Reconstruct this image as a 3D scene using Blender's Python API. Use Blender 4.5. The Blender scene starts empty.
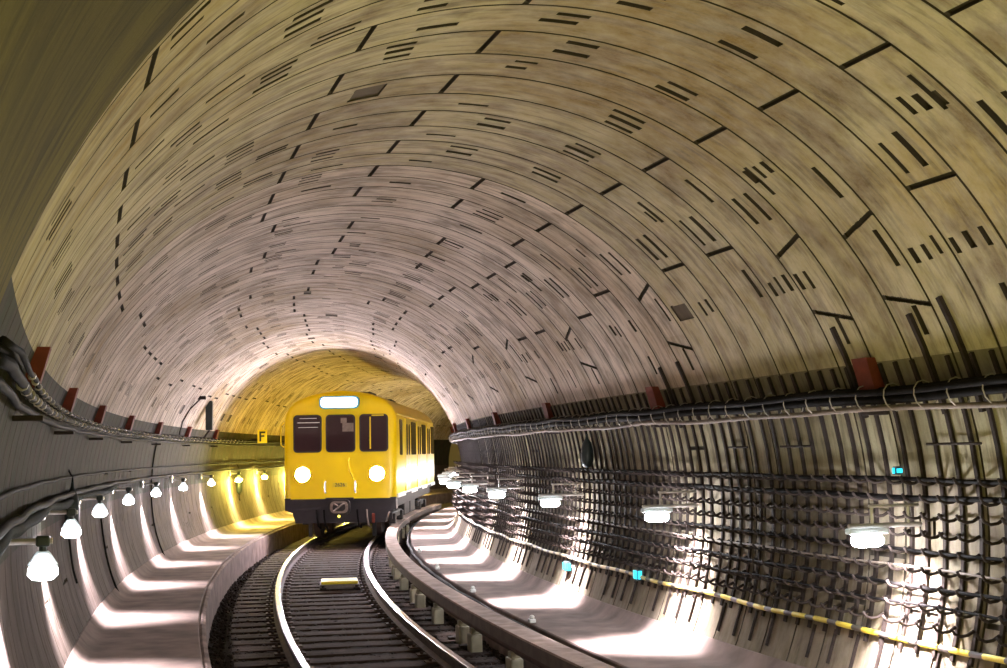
import bpy, bmesh, math, random
from mathutils import Vector, Matrix
random.seed(7)
C = bpy.context.scene.collection
PI = math.pi
R0 = 1/0.01014          # radius of the track curve (to the right)
RT, AC, ZC = 2.98, -0.11, 1.5   # tunnel bore: radius, centre offset, centre height above rail top
RING, S0 = 0.481, 4.40  # lining ring width, first ring joint
TOPA = 21.6             # angle where the vault meets the side walls

# ------------------------------------------------------------------ frames
def P(s, a, z):
    t = s/R0
    return Vector((R0-(R0-a)*math.cos(t), (R0-a)*math.sin(t), z))
def W(s, deg, r=RT):
    t = math.radians(deg)
    return P(s, AC+r*math.cos(t), ZC+r*math.sin(t))
def wall_a(z, side, r=RT):
    return AC+side*math.sqrt(max(r*r-(z-ZC)**2, 0))

# ------------------------------------------------------------------ objects
def mesh_obj(name, verts, faces, mats, parent=None, smooth=False, fm=None, uvs=None, loc=None):
    me = bpy.data.meshes.new(name)
    me.from_pydata([tuple(v) for v in verts], [], faces)
    for m in (mats if isinstance(mats, (list, tuple)) else [mats]): me.materials.append(m)
    if fm: me.polygons.foreach_set('material_index', fm)
    if uvs is not None:
        uv = me.uv_layers.new(name='UVMap')
        buf = []
        for l in me.loops: buf.extend(uvs[l.vertex_index])
        uv.data.foreach_set('uv', buf)
    if smooth: me.polygons.foreach_set('use_smooth', [True]*len(me.polygons))
    me.update()
    o = bpy.data.objects.new(name, me); C.objects.link(o)
    if parent: o.parent = parent
    if loc is not None: o.location = loc
    return o
class MB:
    """collects shapes of one part"""
    def __init__(s): s.v=[]; s.f=[]; s.m=[]
    def add(s, vs, fs, mi=0):
        b=len(s.v); s.v += [Vector(x) for x in vs]; s.f += [tuple(i+b for i in f) for f in fs]; s.m += [mi]*len(fs); return s
    def box(s, c, d, mi=0, M=None, bev=0.0):
        x,y,z = d[0]/2, d[1]/2, d[2]/2
        if bev:
            bm = bmesh.new(); bmesh.ops.create_cube(bm, size=1)
            for v in bm.verts: v.co = Vector((v.co.x*d[0], v.co.y*d[1], v.co.z*d[2]))
            bmesh.ops.bevel(bm, geom=list(bm.edges), offset=bev, segments=2, affect='EDGES', profile=.6)
            bm.verts.ensure_lookup_table()
            vs=[v.co.copy() for v in bm.verts]; fs=[[v.index for v in f.verts] for f in bm.faces]; bm.free()
        else:
            vs=[Vector((i,j,k)) for k in (-z,z) for j in (-y,y) for i in (-x,x)]
            fs=[(0,2,3,1),(4,5,7,6),(0,1,5,4),(2,6,7,3),(0,4,6,2),(1,3,7,5)]
        if M: vs=[M@v for v in vs]
        return s.add([v+Vector(c) for v in vs], fs, mi)
    def tube(s, pts, r, n=8, mi=0, caps=True):
        pts=[Vector(p) for p in pts]; rr = r if isinstance(r,(list,tuple)) else [r]*len(pts)
        vs=[]; up=None
        for i,p in enumerate(pts):
            d=(pts[min(i+1,len(pts)-1)]-pts[max(i-1,0)]).normalized()
            if up is None:
                up = Vector((0,0,1)) if abs(d.z)<.9 else Vector((1,0,0))
            x=d.cross(up).normalized(); y=x.cross(d).normalized(); up=y
            for k in range(n):
                t=2*PI*k/n; vs.append(p+x*(math.cos(t)*rr[i])+y*(math.sin(t)*rr[i]))
        fs=[]
        for i in range(len(pts)-1):
            for k in range(n):
                a=i*n+k; b=i*n+(k+1)%n; fs.append((a,b,b+n,a+n))
        if caps: fs += [tuple(range(n-1,-1,-1)), tuple(range((len(pts)-1)*n,len(pts)*n))]
        return s.add(vs,fs,mi)
    def lathe(s, prof, c=(0,0,0), n=20, mi=0, axis='z'):
        vs=[]
        for r,h in prof:
            for k in range(n):
                t=2*PI*k/n; x,y=r*math.cos(t), r*math.sin(t)
                v = Vector((x,y,h)) if axis=='z' else (Vector((x,h,y)) if axis=='y' else Vector((h,x,y)))
                vs.append(v+Vector(c))
        fs=[]
        for i in range(len(prof)-1):
            for k in range(n):
                a=i*n+k; b=i*n+(k+1)%n; fs.append((a,b,b+n,a+n))
        fs += [tuple(range(n-1,-1,-1)), tuple(range((len(prof)-1)*n,len(prof)*n))]
        return s.add(vs,fs,mi)
    def rrect(s, cx, cz, w, h, y0, y1, r, mi=0, seg=4, axis='y'):
        """rounded rectangle plate in the x-z plane between y0 and y1 (axis 'x': in the y-z plane)"""
        o=[]
        for (qx,qz,t0) in ((1,1,0),(-1,1,90),(-1,-1,180),(1,-1,270)):
            for k in range(seg+1):
                t=math.radians(t0+90*k/seg)
                o.append((cx+qx*(w/2-r)+r*math.cos(t), cz+qz*(h/2-r)+r*math.sin(t)))
        n=len(o)
        mk=(lambda p,y: Vector((p[0],y,p[1]))) if axis=='y' else (lambda p,y: Vector((y,p[0],p[1])))
        vs=[mk(p,y0) for p in o]+[mk(p,y1) for p in o]
        fs=[tuple(range(n)), tuple(range(2*n-1,n-1,-1))]+[(k,(k+1)%n+0,(k+1)%n+n,k+n) for k in range(n)]
        return s.add(vs,fs,mi)
    def build(s, name, mats, parent=None, smooth=False, loc=None):
        me_o = mesh_obj(name, s.v, s.f, mats, parent, smooth, s.m, None, loc)
        bm=bmesh.new(); bm.from_mesh(me_o.data); bmesh.ops.recalc_face_normals(bm, faces=bm.faces); bm.to_mesh(me_o.data); bm.free()
        return me_o
def auto_smooth(o, ang=35):
    me=o.data; bm=bmesh.new(); bm.from_mesh(me)
    for f in bm.faces: f.smooth=True
    for e in bm.edges:
        e.smooth = not (len(e.link_faces)!=2 or e.calc_face_angle(0)>math.radians(ang))
    bm.to_mesh(me); bm.free(); return o
def tag(o, label=None, cat=None, group=None, kind=None):
    if label: o['label']=label
    if cat: o['category']=cat
    if group: o['group']=group
    if kind: o['kind']=kind
    return o
def empty(name, s, a, z, label=None, cat=None, group=None, flip=False):
    o=bpy.data.objects.new(name,None); C.objects.link(o); o.empty_display_size=.1
    place(o,s,a,z,flip); return tag(o,label,cat,group)
def place(o, s, a, z, flip=False):
    o.location=P(s,a,z); o.rotation_euler=(0,0,-s/R0+(PI if flip else 0))
def copy_tree(o, parent=None):
    c=o.copy(); C.objects.link(c)
    if parent: c.parent=parent
    for ch in o.children: copy_tree(ch,c)
    return c
def sweep(name, prof, ss, mat, parent=None, closed=True, smooth=False, kind=None, uvscale=1.0):
    """profile of (a,z) swept along the track from ss[0] to ss[-1]"""
    n=len(prof); vs=[]; uv=[]; acc=[0]
    for i in range(1,n): acc.append(acc[-1]+math.hypot(prof[i][0]-prof[i-1][0],prof[i][1]-prof[i-1][1]))
    for s in ss:
        for i,(a,z) in enumerate(prof): vs.append(P(s,a,z)); uv.append((s,acc[i]))
    fs=[]; m=n if closed else n-1
    for i in range(len(ss)-1):
        for k in range(m):
            a=i*n+k; b=i*n+(k+1)%n; fs.append((a,b,b+n,a+n))
    if closed: fs += [tuple(range(n-1,-1,-1)), tuple(range((len(ss)-1)*n,len(ss)*n))]
    o=mesh_obj(name,vs,fs,mat,parent,False,None,uv)
    bm=bmesh.new(); bm.from_mesh(o.data); bmesh.ops.recalc_face_normals(bm,faces=bm.faces); bm.to_mesh(o.data); bm.free()
    if smooth: auto_smooth(o,30)
    if kind: o['kind']=kind
    return o
def frange(a,b,d):
    n=max(1,int(round((b-a)/d))); return [a+(b-a)*i/n for i in range(n+1)]

# ------------------------------------------------------------------ materials
class NT:
    def __init__(s, name):
        s.m=bpy.data.materials.new(name); s.m.use_nodes=True; s.t=s.m.node_tree; s.n=s.t.nodes
        s.b=s.n['Principled BSDF']
    def node(s, typ, **k):
        n=s.n.new(typ)
        for a,v in k.items():
            if a in n.inputs.keys() if hasattr(n.inputs,'keys') else False: n.inputs[a].default_value=v
            else: setattr(n,a,v)
        return n
    def link(s,a,b): s.t.links.new(a,b)
    def mix(s, fac, c1, c2, mode='MIX'):
        n=s.n.new('ShaderNodeMix'); n.data_type='RGBA'; n.blend_type=mode
        for inp,v in ((n.inputs[0],fac),(n.inputs[6],c1),(n.inputs[7],c2)):
            if hasattr(v,'is_output'): s.link(v,inp)
            elif isinstance(v,(int,float)): inp.default_value=v
            else: inp.default_value=(*v[:3],1)
        return n.outputs[2]
    def ramp(s, src, lo, hi, a=0., b=1.):
        n=s.n.new('ShaderNodeMapRange'); n.inputs[1].default_value=lo; n.inputs[2].default_value=hi
        n.inputs[3].default_value=a; n.inputs[4].default_value=b; s.link(src,n.inputs[0]); return n.outputs[0]
    def math(s, op, a, b=None):
        n=s.n.new('ShaderNodeMath'); n.operation=op
        for i,v in enumerate((a,b)):
            if v is None: continue
            if hasattr(v,'is_output'): s.link(v,n.inputs[i])
            else: n.inputs[i].default_value=v
        return n.outputs[0]
    def noise(s, vec, scale=(1,1,1), sc=1., det=4., rough=.55):
        mp=s.n.new('ShaderNodeMapping'); mp.inputs['Scale'].default_value=scale; s.link(vec,mp.inputs[0])
        n=s.n.new('ShaderNodeTexNoise'); n.inputs['Scale'].default_value=sc; n.inputs['Detail'].default_value=det
        n.inputs['Roughness'].default_value=rough; s.link(mp.outputs[0],n.inputs['Vector']); return n.outputs['Fac']
    def bump(s, h, strength=.3, dist=.01):
        n=s.n.new('ShaderNodeBump'); n.inputs['Strength'].default_value=strength; n.inputs['Distance'].default_value=dist
        s.link(h,n.inputs['Height']); s.link(n.outputs[0],s.b.inputs['Normal'])
    def tc(s, kind): return s.n.new('ShaderNodeTexCoord').outputs[kind]
def simple(name, col, rough=.5, metal=0., vary=.15, sc=8., bump=0., spec=None):
    t=NT(name); v=t.tc('Object'); n=t.noise(v,sc=sc,det=3)
    c=t.mix(t.ramp(n,.3,.7), tuple(x*(1-vary) for x in col), tuple(min(1,x*(1+vary)) for x in col))
    t.link(c,t.b.inputs['Base Color']); t.b.inputs['Roughness'].default_value=rough; t.b.inputs['Metallic'].default_value=metal
    if spec is not None: t.b.inputs['Specular IOR Level'].default_value=spec
    if bump: t.bump(t.noise(v,sc=sc*6,det=4),bump,.01)
    return t.m
def emit(name, col, strength, base=None):
    t=NT(name); t.b.inputs['Base Color'].default_value=(*(base or col),1)
    t.b.inputs['Emission Color'].default_value=(*col,1); t.b.inputs['Emission Strength'].default_value=strength
    return t.m
def lining_mat(name, base, alt, stain, olive, oliveamt=1.0, shade_bands=(), blots=(), near_tints=()):
    t=NT(name); uv=t.tc('UV')
    sep=t.n.new('ShaderNodeSeparateXYZ'); t.link(uv,sep.inputs[0])
    ringid=t.math('FLOOR', t.math('DIVIDE', t.math('SUBTRACT',sep.outputs[0],S0), RING))
    # one tone for each cast ring segment
    seg=t.math('FLOOR', t.math('DIVIDE', t.math('ADD',sep.outputs[1],t.math('MULTIPLY',ringid,1.37)), 2.6))
    cb=t.n.new('ShaderNodeCombineXYZ'); t.link(ringid,cb.inputs[0]); t.link(seg,cb.inputs[1])
    wn=t.n.new('ShaderNodeTexWhiteNoise'); wn.noise_dimensions='3D'; t.link(cb.outputs[0],wn.inputs[0])
    c=t.mix(wn.outputs[0], base, alt)
    for edge,col,amt in near_tints:  # rings before the edge are tinted towards col
        c=t.mix(t.math('MULTIPLY',t.math('LESS_THAN',sep.outputs[0],edge),amt),c,col)
    big=t.noise(uv,(.28,.42,1),1.0,3.,.55)
    c=t.mix(t.math('MULTIPLY',t.ramp(big,.46,.68),oliveamt), c, olive)
    for v0,v1,col,amt in shade_bands:      # bands darkened for shade above the tray, above lamps and behind hooks
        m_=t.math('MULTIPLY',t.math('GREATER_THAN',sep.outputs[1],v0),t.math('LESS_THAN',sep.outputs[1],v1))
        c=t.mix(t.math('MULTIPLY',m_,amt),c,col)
    for u0,v0,ru,rv,col,amt in blots:   # large rusty damp patches
        du=t.math('POWER',t.math('DIVIDE',t.math('SUBTRACT',sep.outputs[0],u0),ru),2.); dv=t.math('POWER',t.math('DIVIDE',t.math('SUBTRACT',sep.outputs[1],v0),rv),2.)
        e=t.math('ADD',t.math('ADD',du,dv),t.math('MULTIPLY',t.noise(uv,(.9,2.2,1),1.,4.,.6),1.3))
        c=t.mix(t.ramp(e,.9,1.5,amt,0.),c,col)
    bl=t.noise(uv,(2.2,1.5,1),1.0,5.,.62)
    c=t.mix(t.math('MULTIPLY',t.ramp(bl,.52,.62),.68), c, tuple(x*1.1 for x in stain))
    # circumferential streaks
    st=t.noise(uv,(7.0,.9,1),1.0,5.,.65)
    c=t.mix(t.math('MULTIPLY',t.ramp(st,.50,.62),.78), c, stain)
    st2=t.noise(uv,(15.,2.2,1),1.0,3.,.6)
    c=t.mix(t.math('MULTIPLY',t.ramp(st2,.50,.66),.62), c, tuple(x*.5 for x in stain))
    sm=t.noise(uv,(5,3.2,1),1.0,6.,.7)
    c=t.mix(t.math('MULTIPLY',t.ramp(sm,.35,.75),.35), c, tuple(min(1,x*1.25) for x in base))
    fine=t.noise(uv,(60,60,1),1.0,4.,.7)
    c=t.mix(t.ramp(fine,.3,.7,0.,.3), c, tuple(x*.45 for x in base))
    t.link(c,t.b.inputs['Base Color']); t.b.inputs['Roughness'].default_value=.82
    t.b.inputs['Specular IOR Level'].default_value=.06
    h=t.math('ADD', fine, t.math('MULTIPLY',st,1.5)); t.bump(h,.35,.008)
    return t.m
M={}
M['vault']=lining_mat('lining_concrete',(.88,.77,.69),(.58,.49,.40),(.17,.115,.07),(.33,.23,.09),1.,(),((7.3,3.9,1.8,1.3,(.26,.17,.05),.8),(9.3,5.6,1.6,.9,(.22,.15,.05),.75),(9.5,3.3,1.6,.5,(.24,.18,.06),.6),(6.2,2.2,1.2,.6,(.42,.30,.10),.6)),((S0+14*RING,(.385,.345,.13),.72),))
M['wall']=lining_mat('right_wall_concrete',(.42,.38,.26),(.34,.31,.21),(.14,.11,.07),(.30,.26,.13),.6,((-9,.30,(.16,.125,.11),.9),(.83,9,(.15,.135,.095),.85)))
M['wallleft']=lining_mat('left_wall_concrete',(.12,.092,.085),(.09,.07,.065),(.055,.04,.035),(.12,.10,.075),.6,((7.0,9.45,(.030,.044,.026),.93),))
M['recess']=simple('recess_dirt',(.055,.042,.03),.95)
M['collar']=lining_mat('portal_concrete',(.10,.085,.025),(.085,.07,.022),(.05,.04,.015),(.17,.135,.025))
M['walkway']=simple('walkway_concrete',(.235,.18,.162),.9,vary=.28,sc=3.,bump=.25,spec=.08)
M['kerb']=simple('kerb_concrete',(.22,.165,.15),.9,vary=.3,sc=4.,bump=.4,spec=.08)
M['ground']=simple('ballast_dirt',(.03,.023,.02),.95,vary=.5,sc=9.,bump=.9,spec=.05)
M['stone']=simple('ballast_stone',(.05,.04,.036),.85,vary=.5,sc=14.,spec=.1)
M['rail']=simple('rail_steel_rusty',(.075,.045,.036),.8,.1,vary=.3,sc=6.)
M['railtop']=simple('rail_steel_polished',(.62,.60,.62),.22,1.,vary=.08,sc=3.)
M['cover']=simple('cover_wood_grey',(.42,.32,.28),.85,vary=.3,sc=5.,bump=.2,spec=.1)
M['coverside']=simple('cover_side_dark',(.10,.075,.065),.7,vary=.3)
M['insul']=simple('insulator_ceramic',(.36,.32,.22),.4,vary=.2)
M['cable']=simple('cable_black',(.008,.007,.007),.75,vary=.4,sc=20.,spec=.06)
M['cablegrey']=simple('cable_grey',(.19,.15,.125),.7,vary=.2,sc=20.)
M['cablegreen']=simple('cable_wrap_green',(.010,.016,.012),.8,vary=.4,sc=20.,bump=.6,spec=.06)
M['tie']=simple('cable_tie_pale',(.35,.31,.26),.4)
M['steel']=simple('hanger_steel',(.036,.027,.024),.75,.0,vary=.35,sc=12.,spec=.1)
M['galv']=simple('galvanised_pipe',(.55,.52,.50),.38,.6,vary=.12)
M['red']=simple('bracket_red_paint',(.17,.028,.014),.8,vary=.25,sc=10.)
M['yellow']=simple('train_yellow_paint',(.97,.70,.0),.35,vary=.04,sc=2.)
M['trimyellow']=simple('trim_yellow_paint',(.85,.62,.02),.35,vary=.04)
M['black']=simple('train_black_paint',(.014,.010,.014),.4,vary=.3,sc=5.)
M['dark']=simple('underframe_dark',(.02,.016,.015),.7,vary=.4)
M['gasket']=simple('window_rubber',(.02,.015,.012),.6)
M['brown']=simple('interior_maroon',(.09,.035,.03),.7)
M['white']=simple('enamel_white',(.8,.8,.78),.4,vary=.04)
M['blk']=simple('plastic_black',(.02,.03,.03),.4)
M['halo_blue']=simple('display_halo_blue',(.06,.32,.55),.4)  # blue glow around the display, put into the frame colour
M['signyellow']=simple('sign_yellow',(.85,.65,.03),.5,vary=.03)
t=NT('window_glass'); t.b.inputs['Base Color'].default_value=(.035,.018,.02,1); t.b.inputs['Roughness'].default_value=.07
t.b.inputs['Specular IOR Level'].default_value=.7; M['glass']=t.m
t=NT('lamp_glass_frosted'); t.b.inputs['Transmission Weight'].default_value=.5; t.b.inputs['Base Color'].default_value=(.7,.75,.75,1); t.b.inputs['Roughness'].default_value=.4; M['shade']=t.m
M['bulb']=emit('lamp_cool_white',(.95,.95,1.0),35.)
M['tube']=emit('lamp_tube_white',(.95,.95,1.0),200.)
M['bulbwarm']=emit('lamp_warm_yellow',(1.0,.80,.14),1150.)
M['head']=emit('headlight_white',(1.0,.88,.97),480.)
M['dest']=emit('display_white',(.80,.93,1.0),3.0)
M['cyan']=emit('signal_cyan',(.02,.55,.75),1.2)
M['amber']=emit('marker_amber',(1.0,.8,.1),2.)
# wood of the sleepers
t=NT('sleeper_wood'); v=t.tc('Object'); g=t.noise(v,(1.2,22,6),1.,6.,.7)
c=t.mix(t.ramp(g,.35,.68),(.016,.010,.008),(.078,.053,.043)); d=t.noise(v,(6,6,6),1.,3.)
c=t.mix(t.ramp(d,.5,.75,0.,.6),c,(.05,.035,.03)); t.link(c,t.b.inputs['Base Color']); t.b.inputs['Roughness'].default_value=.85; t.b.inputs['Specular IOR Level'].default_value=.08
t.bump(g,.9,.02); M['sleeper']=t.m
# yellow and black warning rope
t=NT('warning_cable'); uv=t.tc('UV'); sep=t.n.new('ShaderNodeSeparateXYZ'); t.link(uv,sep.inputs[0])
w=t.math('GREATER_THAN',t.math('FRACT',t.math('DIVIDE',sep.outputs[0],.36)),.38)
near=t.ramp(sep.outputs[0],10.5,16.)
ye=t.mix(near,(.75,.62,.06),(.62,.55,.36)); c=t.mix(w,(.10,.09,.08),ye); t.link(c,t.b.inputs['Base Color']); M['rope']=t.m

# ------------------------------------------------------------------ tunnel lining
SEND=66.
NR=int((SEND-S0)/RING)
def marks_for(n, rnd):
    """recesses of ring n: (s0,s1,deg0,deg1,slant)  s relative to the ring start"""
    out=[]; A=(n%2==1)
    s=S0+n*RING
    if A: js=[(110.6,0),(60.6,0),(-12,0)]+([(10,0)] if rnd.random()<.3 else [])+([(193,0)] if rnd.random()<.25 else [])
    else:
        js=[(94,0),(141.5,0),]+([(-5,0)] if rnd.random()<.3 else [])+([(174,0)] if rnd.random()<.2 else [])
        if n%4 in (2,0) and 7<s<9: js += [(40.6,-2.3),(29.2,2.1)]
        elif n%6==2: js += [(40.6,-2.3),(29.2,2.1)]
        else: js += [(43.2,0)]
        if s>11 : js += [(76-(s-11)*.45,0)]
    if s>13:      # farther in, the joints wander from block to block
        sh=random.Random(int((s-13)/3.4)+91).uniform(-4,4); js=[(d+sh*(1 if 30<d<150 else 0),sl) for d,sl in js if rnd.random()>.28]
    for d,sl in js: out.append(('j',0.0111,RING-.0111,d-.36,d+.36,sl))
    def bars(d0,d1,ps,w=.052):
        if len(ps)==3 and rnd.random()<.05: out.append(('p',ps[0]-.03,ps[-1]+.03,d0-.3,d1+.3,0))
        for p in ps:
            if rnd.random()<(.12 if s<11 else .3): continue
            q=rnd.uniform(-.35,.35); ww=w*rnd.uniform(.7,1.25); p+=rnd.uniform(-.01,.01)
            out.append(('b',p-ww/2,p+ww/2,d0+q,d1+q+rnd.uniform(-.3,.5),0))
    far = s>14
    if A:
        bars(51.4,53.8,(.10,.235,.37)) if (n//2)%2==1 else bars(33.8,36.2,(.10,.235,.37))
        bars(51,56,(.14,)) if (n//2)%3 else bars(48.4,53.4,(.32,))
        bars(86,90 if rnd.random()<.6 else 88.5,(.12,.26))
        if rnd.random()<.75: bars(119,123.,(.10,.22,.36))
        if rnd.random()<.75: bars(130.5,134,(.16,.3))
        if rnd.random()<.5: bars(100,105,(.3,))
        bars(150,153,(.1,.22,.34)) if rnd.random()<.7 else bars(147,152,(.2,))
    else:
        bars(67,71.3,(.13,.27,.41)) if rnd.random()<.85 else bars(68.5,72,(.2,))
        bars(45.,50.,(.17,.36))
        if (n//2)%2: bars(34,39,(.12,))
        else: bars(33.6,36,(.12,.27,.41))
        if rnd.random()<.7: bars(81,85,(.11,.3),.06)
        if rnd.random()<.8: bars(103,106.5,(.11,.24,.37))
        if rnd.random()<.6: bars(126,131,(.22,))
        if rnd.random()<.7: bars(136,139.5,(.1,.24))
        if rnd.random()<.6: bars(113,117.5,(.3,.4))
        if rnd.random()<.5: bars(24.5,28.5,(.2,))
    for d in (8.,-2,-9,177,186,196):
        if rnd.random()<.10: bars(d,d+2.2,(.12,.3),.03)
    if rnd.random()<.04 and s>12: 
        d=rnd.uniform(55,150); out.append(('p',.05,.40,d,d+rnd.uniform(2,5),0))
    return out
def lining(name, lo, hi, mats, full_joint=True):
    vs=[]; uv=[]; fs=[]; fm=[]
    for n in range(-1,NR):
        rnd=random.Random(n*13+5)
        mk=[m for m in marks_for(n,rnd) if m[4]>lo+.5 and m[3]<hi-.5]
        # far rings: drop what a pixel cannot show
        s_=S0+n*RING
        th=set(frange(lo,hi,2.4)); sx={0.,.011,RING-.011,RING,RING*.5}
        for (k,a,b,d0,d1,sl) in mk:
            if sl==0: th.update((d0,d1))
            else: th.update(frange(d0-abs(sl)/2,d1+abs(sl)/2,.09))
            if k!='j': sx.update((a,b))
            elif sl: sx.update(frange(0,RING,.017))
        th=sorted(t for t in th if lo<=t<=hi); sx=sorted(sx)
        def clean(l,e):
            o=[l[0]]
            for x in l[1:]:
                if x-o[-1]>e: o.append(x)
            o[-1]=l[-1]; return o
        th=clean(th,.04); sx=clean(sx,.004)
        cell={}
        for i in range(len(sx)-1):
            sc=(sx[i]+sx[i+1])/2
            for j in range(len(th)-1):
                tcn=(th[j]+th[j+1])/2; h=0.; mi=0
                if sc<.011 or sc>RING-.011: h=.014; mi=1
                for (k,a,b,d0,d1,sl) in mk:
                    off=sl*(sc/RING-.5)
                    if a-1e-4<=sc<=b+1e-4 and not(k=='p' and h>0) and d0+off<=tcn<=d1+off:
                        h={'j':.03,'b':.035,'p':.012}[k]; mi=1 if k!='p' else 2; break
                cell[i,j]=(h,mi)
        key={}
        def V(i,j,h):
            if (i,j,h) not in key:
                key[i,j,h]=len(vs); s=s_+sx[i]; vs.append(W(s,th[j],RT+h)); uv.append((s,math.radians(th[j])*RT))
            return key[i,j,h]
        def V2(i,j,h):
            s=s_+sx[i]; vs.append(W(s,th[j],RT+h)); uv.append((s,math.radians(th[j])*RT)); return len(vs)-1
        for (i,j),(h,mi) in cell.items():
            fs.append((V(i,j,h),V(i+1,j,h),V(i+1,j+1,h),V(i,j+1,h))); fm.append(mi)
            for (di,dj,e) in ((1,0,((1,0),(1,1))),(0,1,((1,1),(0,1)))):
                nb=cell.get((i+di,j+dj))
                if nb and abs(nb[0]-h)>1e-5:
                    p,q=(i+e[0][0],j+e[0][1]),(i+e[1][0],j+e[1][1])
                    fs.append((V2(*p,h),V2(*q,h),V2(*q,nb[0]),V2(*p,nb[0]))); fm.append(1)
    # outer face of the lining, so no crack lets light through
    dd=frange(lo-1,hi+1,6); sb=frange(S0-.1,SEND,2.)
    base=len(vs)
    for s in sb:
        for d_ in dd: vs.append(W(s,d_,RT+.09)); uv.append((s,math.radians(d_)*RT))
    n=len(dd)
    for i in range(len(sb)-1):
        for k in range(n-1): fs.append((base+i*n+k,base+i*n+k+1,base+(i+1)*n+k+1,base+(i+1)*n+k)); fm.append(1)
    o=mesh_obj(name,vs,fs,mats,None,True,fm,uv); o['kind']='structure'; return o
M['patch']=simple('patched_mortar',(.10,.075,.045),.9,vary=.2)
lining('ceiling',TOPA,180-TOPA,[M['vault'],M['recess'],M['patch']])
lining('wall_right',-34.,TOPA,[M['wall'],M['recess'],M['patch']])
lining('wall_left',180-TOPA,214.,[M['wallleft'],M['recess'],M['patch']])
# station-side collar the tunnel starts from: a smooth ring, a little tighter than the lining
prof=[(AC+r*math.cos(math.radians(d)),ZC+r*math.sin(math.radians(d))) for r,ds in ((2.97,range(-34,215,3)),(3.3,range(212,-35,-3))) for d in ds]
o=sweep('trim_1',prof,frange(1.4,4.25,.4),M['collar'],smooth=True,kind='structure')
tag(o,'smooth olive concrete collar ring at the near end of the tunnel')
# closing wall far round the bend
vs=[W(SEND-.6,d,3.1) for d in range(0,360,10)]+[W(SEND-.3,d,3.1) for d in range(0,360,10)]
fs=[tuple(range(36)),tuple(range(71,35,-1))]+[(k,(k+1)%36,(k+1)%36+36,k+36) for k in range(36)]
mesh_obj('wall_end',vs,fs,M['wall'],uvs=[(0,0)]*72)['kind']='structure'

# ------------------------------------------------------------------ track bed and walkways
ss=frange(1.5,SEND,.5)
# ballast bed, gently uneven
vs=[];uv=[];fs=[]; aa=frange(-1.95,1.9,.07); sb=frange(8,SEND,.12)
for s in sb:
    for a in aa:
        z=(-.20 if abs(a)<1.42 else -.30)+random.uniform(-.014,.014)+(.012*math.sin(a*5+s*1.7))
        vs.append(P(s,a,z)); uv.append((s,a))
n=len(aa)
for i in range(len(sb)-1):
    for k in range(n-1): fs.append((i*n+k,i*n+k+1,(i+1)*n+k+1,(i+1)*n+k))
tag(mesh_obj('floor',vs,fs,M['ground'],None,True,None,uv),'dark dirty ballast bed under the track',kind='structure')
# left walkway: slab with curved foot
WZ=.21
def walkway(name, side, edge, lab):
    p=[(edge,-.32),(edge,WZ-.012),(edge+side*.012,WZ)]
    zs=wall_a(WZ+.10,side,RT-.0)
    xw=wall_a(WZ,side)
    p += [(xw-side*.16,WZ),(xw-side*.08,WZ+.012),(xw-side*.02,WZ+.05),(zs-side*.0,WZ+.13),(zs+side*.1,WZ+.13),(zs+side*.1,-.32)]
    o=sweep(name,p,ss,M['walkway'],smooth=True,kind='structure'); tag(o,lab)
    return o
walkway('trim_2',-1,-1.73,'raised concrete walkway ledge along the left wall')
walkway('trim_3',1,1.66,'raised concrete walkway ledge along the right wall')
# kerb stones set along the left ledge: upright blocks with joints
KB=MB()
s=9.
def kerb_block(s0,s1):
    b=MB(); ring=[]
    pr=[(-1.735,-.30),(-1.735,WZ-.035),(-1.70,WZ-.02),(-1.662,WZ-.035),(-1.645,-.30)]
    vs=[P(x,a,z) for x in (s0+.008,(s0+s1)/2,s1-.008) for a,z in pr]
    m=len(pr); fs=[]
    for i in range(2):
        for k in range(m):
            fs.append((i*m+k,i*m+(k+1)%m,(i+1)*m+(k+1)%m,(i+1)*m+k))
    fs+= [tuple(range(m)),tuple(range(3*m-1,2*m-1,-1))]
    b.add(vs,fs); return b
k=0
while s<40:
    o=kerb_block(s,s+1.33).build('kerb_stone',M['kerb'])
    tag(o,'concrete kerb block facing the track below the left walkway','kerb','kerb blocks along the left walkway'); s+=1.33

# loose ballast (nobody could count it)
ico=bmesh.new(); bmesh.ops.create_icosphere(ico,subdivisions=1,radius=1.); ico.verts.ensure_lookup_table()
iv=[v.co.copy() for v in ico.verts]; iff=[tuple(v.index for v in f.verts) for f in ico.faces]; ico.free()
B=MB(); rnd=random.Random(3)
vv=[];ff=[]
for i in range(9000):
    s=9.5+(rnd.random()**1.3)*24
    a=rnd.choice((rnd.uniform(-1.70,-1.3),rnd.uniform(-1.70,-.8),rnd.uniform(.85,1.62),rnd.uniform(.85,1.62),rnd.uniform(-.66,.66)))
    r=rnd.uniform(.016,.034); z=(-.205 if abs(a)<1.40 else -.285)+rnd.uniform(-.01,.02)
    c=P(s,a,z); q=Matrix.Rotation(rnd.uniform(0,6),3,'Z')@Matrix.Rotation(rnd.uniform(0,6),3,'X')
    sc=Vector((rnd.uniform(.8,1.3),rnd.uniform(.6,1.1),rnd.uniform(.5,.9)))*r
    b=len(vv)
    for v in iv: vv.append(c+q@Vector((v.x*sc.x*rnd.uniform(.85,1.15),v.y*sc.y,v.z*sc.z)))
    ff+=[tuple(x+b for x in f) for f in iff]
tag(mesh_obj('ballast_gravel',vv,ff,M['stone']),'dark loose ballast stones between and beside the rails','gravel',kind='stuff')

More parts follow.
